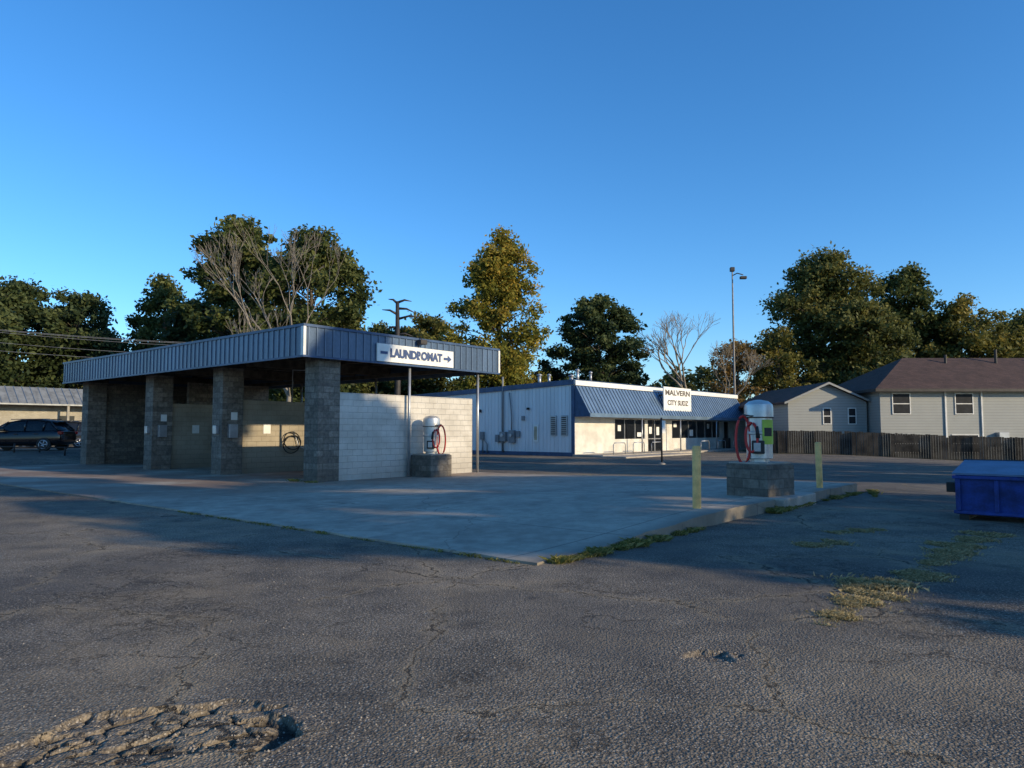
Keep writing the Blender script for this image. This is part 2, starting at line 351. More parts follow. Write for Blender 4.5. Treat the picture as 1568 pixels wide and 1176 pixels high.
# ---------------------------------------------------------------- vacuums
M_can=mat('vacuum_steel',(.62,.61,.58),.36,.45,.1,3)
M_green=mat('vacuum_label_green',(.42,.56,.07),.5,0,.1)
def vacuum(loc,rz,bh,hrot,label=True,hoseside=-1):
    e0=empty('coin_vacuum_station',loc,rz)
    boxes('block_base',[(-.5,.5,-.5,.5,-.15,bh-.0)],M_col,e0,.015)
    boxes('base_cap',[(-.46,.46,-.46,.46,bh+.001,bh+.04)],M_conc,e0,.01)
    e=empty('vacuum_unit',(0,0,0),hrot,e0)
    lathe('canister',[(.20,bh+.04),(.20,bh+.10),(.27,bh+.12),(.27,bh+.62),(.285,bh+.64),(.285,bh+.68),(.27,bh+.70),(.27,bh+.98),(.30,bh+1.0),(.30,bh+1.2),(.285,bh+1.27),(.2,bh+1.34),(.06,bh+1.37)],M_can,e)
    boxes('coin_head',[(-.16,.10,-.36,-.25,bh+.22,bh+.50)],M_dark,e,.02)
    boxes('coin_plate',[(-.12,.02,-.375,-.361,bh+.27,bh+.45)],M_galv,e,.004)
    tube('clamp_band',[(.30*math.cos(a),.30*math.sin(a),bh+.99) for a in np.linspace(0,2*math.pi,25)],.012,M_dark,e)
    if label:
        vv=[];ff=[]
        for i in range(9):
            a=R(-78+i*8); vv+=[(.289*math.cos(a),.289*math.sin(a),bh+.42),(.289*math.cos(a),.289*math.sin(a),bh+.94)]
        for i in range(8): ff.append((2*i,2*i+2,2*i+3,2*i+1))
        mesh('label',vv,ff,M_green,e)
        vv=[(x*1.005,y*1.005,bh+.68+(z-bh-.68)*.35) for x,y,z in vv[2:14]]
        mesh('label_print',vv,[(2*i,2*i+2,2*i+3,2*i+1) for i in range(5)],M_dark,e)
    for cx,wx,ztop,zlen,yy in ((.33,.15,1.02,1.02,-.14),(.16,.12,.88,.62,-.30)):
        pts=[(hoseside*.2,yy+.04,bh+ztop-.06)]
        for i in range(30):
            t=-.35+(2*math.pi-.1)*i/29*.97+.35
            pts.append((hoseside*(cx+wx*math.sin(t)),yy-.05*math.sin(t*.5),bh+ztop-zlen*(1-math.cos(t))/2))
        tube('vacuum_hose',pts,.028,M_red,e,8)
    tube('nozzle',[(hoseside*.05,-.34,bh+.80),(hoseside*.03,-.36,bh+.55)],[.03,.045],M_black,e)
    tube('hose_hook',[(0,-.25,bh+1.02),(hoseside*.2,-.28,bh+1.02),(hoseside*.34,-.18,bh+1.06)],.014,M_dark,e)
    return e0
p1=Vector((5.38,14.96,0))+A*.5+B*.52
vacuum((p1.x,p1.y,.2),ANG-R(12),.70,R(-56))
p2=Vector((-5.99,22.4,0))+B*4.3-A*.55
vacuum((p2.x,p2.y,.03),ANG,.74,R(-44),label=False,hoseside=1)
pd=empty('vacuum_island_kerb',(p1.x,p1.y,0),ANG)
boxes('pad',[(-.75,1.2,-.78,.1,-.1,.245)],M_conc,pd,.03)
def bollard(x,y,z,h,tilt=0):
    e=empty('yellow_bollard',(x,y,z),0); e.rotation_euler=(tilt,tilt*.6,0)
    lathe('pipe',[(.076,-.1),(.076,h-.03),(.065,h-.008),(.03,h)],M_yel,e,sides=24)
    lathe('footing',[(.11,-.05),(.11,.012),(.09,.02)],M_conc,e,sides=16)
bollard(3.31,13.1,.2,1.14,R(.6)); bollard(7.5,17.8,.2,1.13,R(-.8))
# ---------------------------------------------------------------- dumpster
M_dump=mat('dumpster_blue',(.012,.042,.22),.5,.1,.3,3)
M_lid=mat('dumpster_lid',(.10,.16,.27),.5,0,.15)
du=empty('dumpster',(8.07,13.3,0),R(-40))
W=1.9;D=1.25
v=[(0,0,.1),(W,0,.1),(W,D,.1),(0,D,.1),(0,-.05,.80),(W,-.05,.80),(W,D+.1,.98),(0,D+.1,.98)]
o=mesh('body',v,BF,M_dump,du); o.modifiers.new('b','BEVEL').width=.015
boxes('ribs',[(-.03,W+.03,-.11,-.051,.74,.80),(-.03,W+.03,-.04,.0,.11,.17)]+[(x,x+.07,-.075,.0,.17,.74) for x in (.02,.6,1.2,W-.09)],M_dump,du,.008)
boxes('fork_pocket',[(-.16,-.002,.1,.95,.48,.66)],M_black,du,.01)
boxes('skids',[(.05,.2,0,D,0,.099),(W-.2,W-.05,0,D,0,.099)],M_black,du)
lv=[(-.03,-.1,.81),(W/2-.01,-.1,.81),(W/2-.01,D+.12,1.0),(-.03,D+.12,1.0)]
for nm,off in (('lid_a',0),('lid_b',W/2+.02)):
    vv=[(x+off,y,z) for x,y,z in lv]+[(x+off,y,z+.035) for x,y,z in lv]
    mesh(nm,vv,BF,M_lid,du)
tube('hinge_rod',[(-.06,D+.12,1.03),(W+.06,D+.12,1.03)],.018,M_black,du)
# ---------------------------------------------------------------- laundromat
lm=empty('laundromat_building',(3.87,45.9,0),ANG)
M_sid=mat('white_metal_siding',(.70,.70,.70),.5,.1,.06,1.5,streak=True)
M_brickw=block_mat('white_painted_brick',(.80,.76,.67),(.6,.58,.54),bw=.22,rh=.075,ms=.008,split=.1,var=.04)
LN=25.2; DP=24
zt=lambda y:4.55-.035*y
v=[(0,0,0),(LN,0,0),(LN,DP,0),(0,DP,0),(0,0,zt(0)),(LN,0,zt(0)),(LN,DP,zt(DP)),(0,DP,zt(DP))]
mesh('walls',v,BF,M_sid,lm)
rb=[(-.025,-.001,y-.02,y+.02,.25,zt(y)-.02) for y in np.arange(.3,DP,.3)]
boxes('siding_ribs',rb,M_sid,lm)
boxes('base_trim',[(-.04,-.001,-.03,DP,.0,.24)],M_bluetrim,lm)
v=[(-.12,-.15,zt(0)+.0),(LN+.12,-.15,zt(0)),(LN+.12,DP+.1,zt(DP)),(-.12,DP+.1,zt(DP)),(-.12,-.15,zt(0)+.32),(LN+.12,-.15,zt(0)+.32),(LN+.12,DP+.1,zt(DP)+.32),(-.12,DP+.1,zt(DP)+.32)]
mesh('roof',v,BF,M_bluetrim,lm)
boxes('front_roof_trim',[(-.02,LN+.1,-.22,-.152,zt(0)-.05,zt(0)+.26)],M_signw,lm)
boxes('front_brick_wall',[(0,4.7,-.12,-.002,0,2.7),(4.7,8.8,-.12,-.002,0,1.05),(8.8,9.2,-.12,-.002,0,2.7),(11.3,12.9,-.12,-.002,0,2.7),(12.9,21.6,-.12,-.002,0,1.05),(21.6,22.4,-.12,-.002,0,2.7),(23.5,LN,-.12,-.002,0,2.7),(4.7,8.8,-.12,-.002,2.4,2.7),(12.9,21.6,-.12,-.002,2.4,2.7),(9.2,11.3,-.12,-.002,2.4,2.7),(22.4,23.5,-.12,-.002,2.4,2.7)],M_brickw,lm)
boxes('window_glass',[(4.7,8.8,-.05,-.01,1.05,2.4),(12.9,21.6,-.05,-.01,1.05,2.4),(9.2,11.3,-.05,-.01,0.05,2.4),(22.4,23.5,-.05,-.01,.05,2.4)],M_glass,lm)
fr=[(x,x+.07,-.1,-.051,1.05,2.4) for x in (4.7,6.0,7.4,8.73,12.9,14.3,15.7,17.2,18.7,20.1,21.53)]
fr+=[(9.2,9.28,-.1,-.051,.0,2.4),(10.2,10.32,-.1,-.051,0,2.4),(11.22,11.3,-.1,-.051,0,2.4),(9.28,10.2,-.1,-.051,1.0,1.07),(10.32,11.22,-.1,-.051,1.0,1.07),(22.4,22.47,-.1,-.051,0,2.4),(23.43,23.5,-.1,-.051,0,2.4)]
boxes('window_frames',fr,M_galv,lm)
boxes('window_notices',[(5.2,5.6,-.058,-.051,1.6,2.0),(7.8,8.5,-.058,-.051,1.2,1.5),(9.5,9.9,-.058,-.051,1.4,1.9),(10.6,11.0,-.058,-.051,1.3,1.9),(13.3,13.8,-.058,-.051,1.9,2.2),(16.0,16.6,-.058,-.051,1.2,1.7),(19.2,19.6,-.058,-.051,1.8,2.2)],M_signw,lm)
AWX0,AWX1=.0,25.0
az1,az0,aw=4.45,2.70,1.25
v=[(AWX0,-.23,az1),(AWX1,-.23,az1),(AWX1,-aw,az0),(AWX0,-aw,az0),(AWX0,-.23,az1-.08),(AWX1,-.23,az1-.08),(AWX1,-aw,az0-.08),(AWX0,-aw,az0-.08)]
M_awn=mat('awning_blue_metal',(.19,.28,.38),.32,.4,.12,1)
mesh('awning',v,[(0,3,2,1),(4,5,6,7),(0,1,5,4),(1,2,6,5),(2,3,7,6),(3,0,4,7)],M_awn,lm)
vv=[];ff=[]
for x in np.arange(.2,25,.4): tubeg(vv,ff,[(x,-.24,az1+.02),(x,-aw-.01,az0+.02)],.028,4)
mesh('awning_seams',vv,ff,M_bluetrim,lm)
boxes('awning_fascia',[(AWX0,AWX1,-aw-.05,-aw-.002,az0-.22,az0+.02)],M_awn,lm)
mesh('awning_end_panels',[(-.01,-.23,az1),(-.01,-aw,az0),(-.01,-aw,az0-.2),(-.01,-.125,az0-.2),(-.01,-.125,az1)],[(0,1,2,3,4)],M_bluetrim,lm)
boxes('corner_panel',[(-.05,-.002,-.125,.12,0,4.5)],M_bluetrim,lm)
boxes('electrical_boxes',[(-.28,-.03,5.45,5.95,.90,1.55),(-.25,-.03,4.70,5.15,.80,1.65),(-.24,-.03,6.05,6.35,.85,1.35),(-.22,-.03,7.5,7.8,1.0,1.55),(-.2,-.03,4.3,4.55,1.2,1.6),(-.18,-.03,3.9,4.1,2.3,2.6)],M_boxgrey,lm,.01)
pv=[];pf=[]
for y in (5.7,4.92): tubeg(pv,pf,[(-.28,y,1.32),(-.36,y,1.32)],.12,12)
mesh('electric_meters',pv,pf,M_galv,lm)
boxes('side_hatch',[(-.07,-.03,2.75,3.2,.9,2.05)],M_signw,lm,.01)
boxes('hatch_inner',[(-.075,-.071,2.85,3.1,1.0,1.9)],mat('hatch_cream',(.5,.42,.28)),lm)
boxes('louvre_frames',[(-.1,-.03,1.28,1.75,1.3,2.6),(-.1,-.03,.42,.9,1.3,2.6)],M_galv,lm,.01)
boxes('louvre_slats',[(-.12,-.101,y,y+.36,z,z+.07) for y in (1.33,.48) for z in np.arange(1.38,2.5,.13)],M_dark,lm)
pv=[];pf=[]
tubeg(pv,pf,[(-.1,5.8,.2),(-.1,5.8,4.6),(-.1,5.8,5.3)],.06,8); tubeg(pv,pf,[(-.1,5.0,1.5),(-.1,5.0,2.6),(-.1,5.2,4.2)],.04,8); tubeg(pv,pf,[(-.12,7.6,.1),(-.12,7.6,1.1),(-.12,7.2,.7),(-.12,7.2,.1)],.045,8)
mesh('conduits',pv,pf,M_boxgrey,lm,True)
boxes('wall_lights',[(-.2,-.03,3.5,3.65,3.0,3.15),(-.2,-.03,7.8,8.0,2.9,3.1)],M_dark,lm,.02)
pv=[];pf=[]
for (x,y,h,r) in [(2.2,4.4,.75,.12),(1.6,3.1,.6,.09),(2.5,1.9,.5,.13),(1.8,.9,.75,.10),(2.6,.4,.6,.08)]:
    b=zt(y)+.3; tubeg(pv,pf,[(x,y,b),(x,y,b+h)],r,10); tubeg(pv,pf,[(x,y,b+h),(x,y,b+h+.06),(x,y,b+h+.14)],[r*1.6,r*1.6,r*.4],10)
mesh('roof_vents',pv,pf,M_galv,lm,True)
boxes('walkway',[(-.3,LN+1,-2.4,-.13,-.05,.13)],M_conc,lm,.02)
boxes('walkway_ramp',[(-.6,8,-4.2,-2.41,-.05,.08)],M_conc,lm,.02)
pv=[];pf=[]
for x in (1.2,3.6,6.0,13.5,16.5,19.5):
    tubeg(pv,pf,[(x,-2.2,.1),(x,-2.2,.75),(x+.12,-2.2,.85),(x+1.3,-2.2,.85),(x+1.42,-2.2,.75),(x+1.42,-2.2,.1)],.03,6)
mesh('hand_rails',pv,pf,M_galv,lm,True)
pv=[];pf=[]
for x in (6.5,12.2,18.5,24.8): tubeg(pv,pf,[(x,-1.2,.1),(x,-1.2,2.55)],.05,8)
mesh('awning_posts',pv,pf,M_galv,lm,True)
boxes('trash_can',[(21.7,22.2,-.8,-.3,.13,1.0)],M_dark,lm,.03)
ls=empty('malvern_city_sudz_sign',(3.87,45.9,0),ANG)
boxes('board',[(10.0,14.4,-1.02,-.95,2.98,4.85)],M_signw,ls)
boxes('supports',[(10.5,10.6,-.949,-.3,4.2,4.3),(13.8,13.9,-.949,-.3,4.2,4.3)],M_dark,ls)
M_navy=mat('sign_letters_dark',(.12,.10,.08),.5)
text('line_1','MALVERN',3.9,.40,(12.2,-1.03,4.42),M_navy,ls,.012); text('line_2','CITY SUDZ',3.3,.38,(12.2,-1.03,3.68),M_navy,ls,.012)
sp=empty('sign_post',(7.2,35,0),ANG)
tube('post',[(0,0,0),(0,0,2.25)],.045,M_dark,sp); boxes('plate',[(-.03,.3,-.06,-.046,1.5,2.1)],M_signw,sp); lathe('foot',[(.16,0),(.16,.05),(.08,.09)],M_conc,sp)
yl=empty('yard_light_pole',(20.9,68,0))
lathe('mast',[(.13,0),(.10,8),(.06,16.7)],mat('weathered_pole',(.22,.21,.20),.6,.2),yl,sides=12)
tube('arm',[(0,0,16.3),(.4,-.2,16.5),(.9,-.4,16.3)],.05,M_dark,yl)
boxes('lamp_heads',[(-.2,.2,-.2,.2,16.7,17.1),(.6,1.2,-.6,-.2,15.9,16.15)],M_dark,yl,.04)
# ---------------------------------------------------------------- houses on the right
M_vinyl=NT('lap_siding'); o_=M_vinyl.obj(); s_=M_vinyl.n('ShaderNodeSeparateXYZ',i_0=o_)
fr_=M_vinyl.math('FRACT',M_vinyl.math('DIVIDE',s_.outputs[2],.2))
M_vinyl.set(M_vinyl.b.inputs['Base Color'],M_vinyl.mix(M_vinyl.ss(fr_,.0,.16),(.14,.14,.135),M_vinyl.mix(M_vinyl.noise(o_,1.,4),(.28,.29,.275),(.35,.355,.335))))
M_vinyl.set(M_vinyl.b.inputs['Normal'],M_vinyl.bump(fr_,.5,.02)); M_vinyl.b.inputs['Roughness'].default_value=.6; M_vinyl=M_vinyl.m
M_shing=block_mat('brown_shingles',(.095,.052,.038),(.05,.03,.025),bw=.3,rh=.12,ms=.01,split=.6)
def win(parent,x,y,z,w,h):
    boxes('window_frame',[(x-w/2-.06,x+w/2+.06,y-.06,y-.001,z-.06,z),(x-w/2-.06,x+w/2+.06,y-.06,y-.001,z+h,z+h+.06),(x-w/2-.06,x-w/2,y-.06,y-.001,z,z+h),(x+w/2,x+w/2+.06,y-.06,y-.001,z,z+h),(x-w/2,x+w/2,y-.05,y-.001,z+h/2-.03,z+h/2+.03)],M_white,parent)
    boxes('window_pane',[(x-w/2,x+w/2,y-.03,y-.001,z,z+h/2-.031),(x-w/2,x+w/2,y-.03,y-.001,z+h/2+.031,z+h)],M_pane,parent)
ha=empty('gabled_house',(0,0,-.2))
x0,x1,y0,y1,ze,zr=20.4,26.2,53.6,66,3.95,5.25; xm=(x0+x1)/2; ov=.4
mesh('walls',[(x0,y0,0),(x1,y0,0),(x1,y1,0),(x0,y1,0),(x0,y0,ze),(x1,y0,ze),(x1,y1,ze),(x0,y1,ze),(xm,y0,zr),(xm,y1,zr)],[(0,1,5,8,4),(2,3,7,9,6),(3,0,4,7),(1,2,6,5)],M_vinyl,ha)
k=(zr-ze)/(xm-x0); e=ze-ov*k
for xx in (x0-ov,x1+.02):
    ee=e if xx<xm else ze
    P=[(xx,y0-ov,ee),(xm,y0-ov,zr),(xm,y1+ov,zr),(xx,y1+ov,ee)]
    mesh('roof_slope',[(a,b,c+.02) for a,b,c in P]+[(a,b,c+.17) for a,b,c in P],BF,M_shing,ha)
    P=[(xx,y0-ov-.03,ee-.0),(xm,y0-ov-.03,zr-.0),(xm,y0-ov-.03,zr+.15),(xx,y0-ov-.03,ee+.15)]
    mesh('rake_board',P+[(a,b+.028,c) for a,b,c in P],BF,M_vinyl,ha)
win(ha,23.25,y0,2.35,.5,1.1); win(ha,25.1,y0,2.35,.5,1.1)
hb=empty('two_storey_house',(0,0,-.5))
x0,x1,y0,y1,ze,zr=26.4,58,52,62,5.1,7.85
boxes('walls',[(x0,x1,y0,y1,0,ze)],M_vinyl,hb)
ov=.6; ym=57; xr=x0+4.4
zz=ze-.02
rv=[(x0-ov,y0-ov,zz),(x1+ov,y0-ov,zz),(x1+ov,y1+ov,zz),(x0-ov,y1+ov,zz),(xr,ym,zr),(x1-4,ym,zr)]
mesh('hip_roof',rv,[(0,1,5,4),(1,2,5),(2,3,4,5),(3,0,4)],M_shing,hb)
boxes('eave_fascia',[(x0-ov,x1+ov,y0-ov-.03,y0-ov,ze-.2,ze+.0),(x0-ov-.03,x0-ov,y0-ov,y1+ov,ze-.2,ze)],M_dark,hb)
boxes('soffit',[(x0-ov,x1+ov,y0-ov,y1+ov,ze-.12,ze-.03)],M_white,hb)
for x in (27.9,32.4,39.5,45): win(hb,x,52,3.35,1.2,1.4)
for x in (28.2,32.4,39.5): win(hb,x,52,.6,1.8,1.2)
boxes('downspouts',[(31.0,31.1,51.9,51.999,0,4.95),(33.6,33.68,51.9,51.999,0,4.95)],M_white,hb)
boxes('porch_box',[(34.6,35.3,51.6,51.99,1.2,2.0)],M_galv,hb,.02)
pv=[];pf=[]
for x,h in ((37.5,.9),(33.6,.5),(41,.5)): tubeg(pv,pf,[(x,56,7.0),(x,56,7.5+h)],.1,8)
mesh('roof_pipes',pv,pf,M_dark,hb)
# ---------------------------------------------------------------- fence
M_fence=mat('weathered_fence_wood',(.062,.052,.040),.9,0,.4,1.5,.4)
def fence(pts,h):
    e=empty('wooden_fence'); v=[];f=[];rng=random.Random(3)
    for (a,b) in zip(pts[:-1],pts[1:]):
        a=Vector(a);b=Vector(b);d=b-a;n=int(d.length/.15);u=d.normalized();w_=Vector((-u.y,u.x))
        for i in range(n):
            c0=a+u*(i*.15+.005); c1=c0+u*.138; zb=th(c0.x,c0.y)-.03; hh=h+rng.uniform(-.03,.03)-(.12 if rng.random()<.03 else 0); off=rng.uniform(-.008,.008)
            base=len(v)
            P=[c0+w_*off,c1+w_*off,c1+w_*(off+.02),c0+w_*(off+.02)]
            v+=[(p_.x,p_.y,zb) for p_ in P]+[(p_.x,p_.y,zb+hh) for p_ in P]; f+=[tuple(base+k for k in q) for q in BF]
        for i in range(0,n,16):
            c0=a+u*(i*.15); zb=th(c0.x,c0.y); base=len(v); P=[c0-w_*.12,c0+u*.09-w_*.12,c0+u*.09-w_*.012,c0-w_*.012]
            v+=[(p_.x,p_.y,zb) for p_ in P]+[(p_.x,p_.y,zb+h-.05) for p_ in P]; f+=[tuple(base+k for k in q) for q in BF]
    mesh('boards',v,f,M_fence,e)
fence([(19.6,57),(19.0,52),(33.8,46.5),(48,41.2)],1.65)
# ---------------------------------------------------------------- left store building
st=empty('strip_store_building',(-35,50,.4),ANG)
M_cream=block_mat('cream_brick',(.42,.38,.30),(.34,.31,.26),bw=.25,rh=.08,ms=.01,split=.2,var=.1)
boxes('walls',[(-14,5.6,0,12,0,3.3)],M_cream,st)
boxes('flat_roof',[(-14,5.6,.3,12,3.301,4.1)],M_dark,st)
M_mans=mat('mansard_metal',(.24,.25,.25),.45,.3)
P=[(-14.2,-1.3,3.0),(6,-1.3,3.0),(6,.1,4.2),(-14.2,.1,4.2)]
mesh('mansard_canopy',P+[(x,y,z+.1) for x,y,z in P],BF,M_mans,st)
vv=[];ff=[]
for x in np.arange(-14,6,.5): tubeg(vv,ff,[(x,-1.31,3.12),(x,.1,4.32)],.03,4)
mesh('mansard_seams',vv,ff,M_bluel,st)
boxes('store_windows',[(x,x+2.2,-.03,-.002,.7,2.5) for x in (-12,-8,-4)]+[(3.4,4.4,-.03,-.002,0,2.3)],M_glass,st)
boxes('canopy_posts',[(x,x+.15,-1.25,-1.1,0,3.05) for x in (-10,-5.5,-1,3.5)],M_cream,st)
# ---------------------------------------------------------------- cars
M_paint=mat('black_car_paint',(.012,.013,.017),.12,.3,.05,spec=.8)
M_paint2=mat('dark_grey_car_paint',(.03,.032,.036),.18,.4,.05,spec=.8)
M_tail=mat('tail_light',(.4,.01,.01),.2); M_hub=mat('alloy_wheel',(.55,.56,.58),.3,.8)
def car(loc,rz,paint):
    e=empty('parked_car',loc,rz)
    st_=[(-2.35,.62,.42,.70),(-2.25,.78,.30,.86),(-1.7,.90,.25,1.0),(-1.0,.93,.24,1.06),(0,.94,.24,1.08),(1.2,.94,.24,1.12),(1.9,.92,.26,1.14),(2.22,.84,.34,1.10),(2.3,.72,.42,.95)]
    v=[];f=[];n=10
    for x,hw,zb,zt_ in st_:
        ring=[(-hw*.86,zb),(-hw*.98,zb+.12),(-hw,(zb+zt_)/2),(-hw*.97,zt_-.1),(-hw*.86,zt_),(hw*.86,zt_),(hw*.97,zt_-.1),(hw,(zb+zt_)/2),(hw*.98,zb+.12),(hw*.86,zb)]
        v+=[(x,y,z) for y,z in ring]
    for i in range(len(st_)-1):
        for k in range(n):
            a=i*n+k;b=i*n+(k+1)%n; f.append((a,a+n,b+n,b))
    f.append(tuple(range(n))); f.append(tuple((len(st_)-1)*n+k for k in reversed(range(n))))
    o=mesh('body',v,f,paint,e,True); md=o.modifiers.new('s','SUBSURF'); md.levels=2; md.render_levels=2
    gh=[(-1.25,.80,1.04,1.05),(-.55,.76,1.05,1.56),(0,.74,1.06,1.66),(.9,.74,1.08,1.68),(1.6,.72,1.10,1.60),(2.12,.76,1.08,1.12)]
    v=[];f=[];n=6
    for x,hw,zb,zt_ in gh:
        v+=[(x,-hw*1.08,zb),(x,-hw,zb+(zt_-zb)*.55),(x,-hw*.84,zt_),(x,hw*.84,zt_),(x,hw,zb+(zt_-zb)*.55),(x,hw*1.08,zb)]
    for i in range(len(gh)-1):
        for k in range(5): a=i*n+k; f.append((a,a+n,a+n+1,a+1))
    o=mesh('glasshouse',v,f,M_glass,e,True)
    rv=[];rf=[]
    for x,hw,z in [(-.6,.66,1.565),(0,.66,1.685),(.9,.66,1.705),(1.65,.64,1.62),(1.9,.62,1.56)]:
        rv+=[(x,-hw,z-.02),(x,-hw*.6,z+.02),(x,hw*.6,z+.02),(x,hw,z-.02)]
    for i in range(4):
        for k in range(3): a=i*4+k; rf.append((a,a+4,a+5,a+1))
    o=mesh('roof_panel',rv,rf,paint,e,True); o.modifiers.new('so','SOLIDIFY').thickness=.04
    pv=[];pf=[]
    for s in (-1,1):
        for (xa,xb,zb,zt2) in [(-1.2,-.58,1.05,1.56),(.35,.35,1.05,1.66),(1.3,1.38,1.08,1.64),(2.1,1.6,1.10,1.58)]:
            tubeg(pv,pf,[(xa,s*.83,zb),((xa+xb)/2,s*.785,(zb+zt2)/2+.03),(xb,s*.65,zt2)],.04,5)
        tubeg(pv,pf,[(-.5,s*.6,1.70),(1.5,s*.58,1.72)],.022,5)
    mesh('pillars',pv,pf,paint,e,True)
    for s in (-1,1):
        for x in (-1.5,1.42):
            v=[];f=[]; tubeg(v,f,[(x,s*.78,.35),(x,s*.98,.35)],.36,24); mesh('tyre',v,f,M_black,e)
            v=[];f=[]; tubeg(v,f,[(x,s*.9,.35),(x,s*.992,.35)],.24,20); mesh('wheel_recess',v,f,M_dark,e)
            v=[];f=[]
            for k in range(5):
                a=k*2*math.pi/5; tubeg(v,f,[(x,s*.995,.35),(x+.22*math.cos(a),s*.995,.35+.22*math.sin(a))],.035,5)
            tubeg(v,f,[(x+.225*math.cos(a),s*.99,.35+.225*math.sin(a)) for a in np.linspace(0,2*math.pi,21)],.022,5)
            mesh('alloy_spokes',v,f,M_hub,e,True)
    boxes('tail_lights',[(2.08,2.28,-.86,-.62,.88,1.06),(2.08,2.28,.62,.86,.88,1.06)],M_tail,e,.03)
    boxes('head_lights',[(-2.3,-2.08,-.78,-.5,.68,.82),(-2.3,-2.08,.5,.78,.68,.82)],M_hub,e,.03)
    boxes('mirrors',[(-.78,-.6,-1.06,-.88,1.05,1.2),(-.78,-.6,.88,1.06,1.05,1.2)],paint,e,.03)
    boxes('door_handles',[(-.15,.05,-.955,-.93,.88,.92),(.9,1.1,-.955,-.93,.9,.94)],paint,e,.008)
    return e
car((-26.7,40,.53),R(4),M_paint)
car((-29.2,46.5,.53),R(24),M_paint2)
rl=empty('low_pipe_rail'); pv=[];pf=[]
for i in range(9):
    x=-32+i*1.3; y=37.3; z=th(x,y); tubeg(pv,pf,[(x,y,z),(x,y,z+.45)],.04,6)
tubeg(pv,pf,[(-32,37.3,.87),(-22.2,37.3,.75)],.035,6); mesh('rail',pv,pf,M_dark,rl,True)
# ---------------------------------------------------------------- trees
L_green=leaf_mat('foliage_green',(.028,.042,.015),(.078,.102,.030),(.18,.185,.055))
L_pine=leaf_mat('foliage_pine',(.024,.038,.017),(.056,.082,.031),(.125,.145,.05))
L_yel=leaf_mat('foliage_autumn_yellow',(.07,.09,.016),(.22,.21,.035),(.44,.30,.05))
L_brn=leaf_mat('foliage_autumn_brown',(.09,.07,.025),(.22,.14,.045),(.34,.22,.075))
L_olive=leaf_mat('foliage_olive',(.038,.050,.017),(.108,.120,.034),(.225,.20,.055))
L_oliv2=leaf_mat('foliage_turning',(.05,.058,.016),(.15,.145,.034),(.30,.235,.055))
M_bark=mat('tree_bark',(.12,.10,.075),.95,0,.3,4,.5)
M_barkp=mat('pale_bark',(.25,.215,.17),.9,0,.2,4,.3)
def leafmesh(name,P,size,tint,m,rng,parent=None,flat=.5):
    n=len(P)
    nr=rng.normal(size=(n,3)); nr[:,2]=np.abs(nr[:,2])+flat; nr/=np.linalg.norm(nr,axis=1)[:,None]
    a=rng.normal(size=(n,3)); u=np.cross(nr,a); u/=np.linalg.norm(u,axis=1)[:,None]+1e-9; w_=np.cross(nr,u)
    s=(size*rng.uniform(.55,1.35,n))[:,None]
    q=np.stack([P-u*s,P-w_*s*.55+u*s*.1,P+u*s,P+w_*s*.55-u*s*.1],1).reshape(-1,3)
    me=bpy.data.meshes.new(name); me.vertices.add(n*4); me.vertices.foreach_set('co',q.ravel().astype('f'))
    me.loops.add(n*4); me.loops.foreach_set('vertex_index',np.arange(n*4,dtype='i'))
    me.polygons.add(n); me.polygons.foreach_set('loop_start',np.arange(0,n*4,4,dtype='i')); me.update(calc_edges=True)
    at=me.attributes.new('tint','FLOAT','FACE'); at.data.foreach_set('value',np.clip(tint,0,1).astype('f'))
    me.materials.append(m); o=bpy.data.objects.new(name,me); col.objects.link(o)
    if parent: o.parent=parent
    return o
def prof(shape,f):
    if shape=='oak': return (math.sin(math.pi*min(1,.17+.80*f))**.5)
    if shape=='column': return (math.sin(math.pi*min(1,.14+.83*f**1.1))**.65)*(1-.25*f)
    if shape=='flat': return math.sin(math.pi*min(1,.25+.66*f))**.5
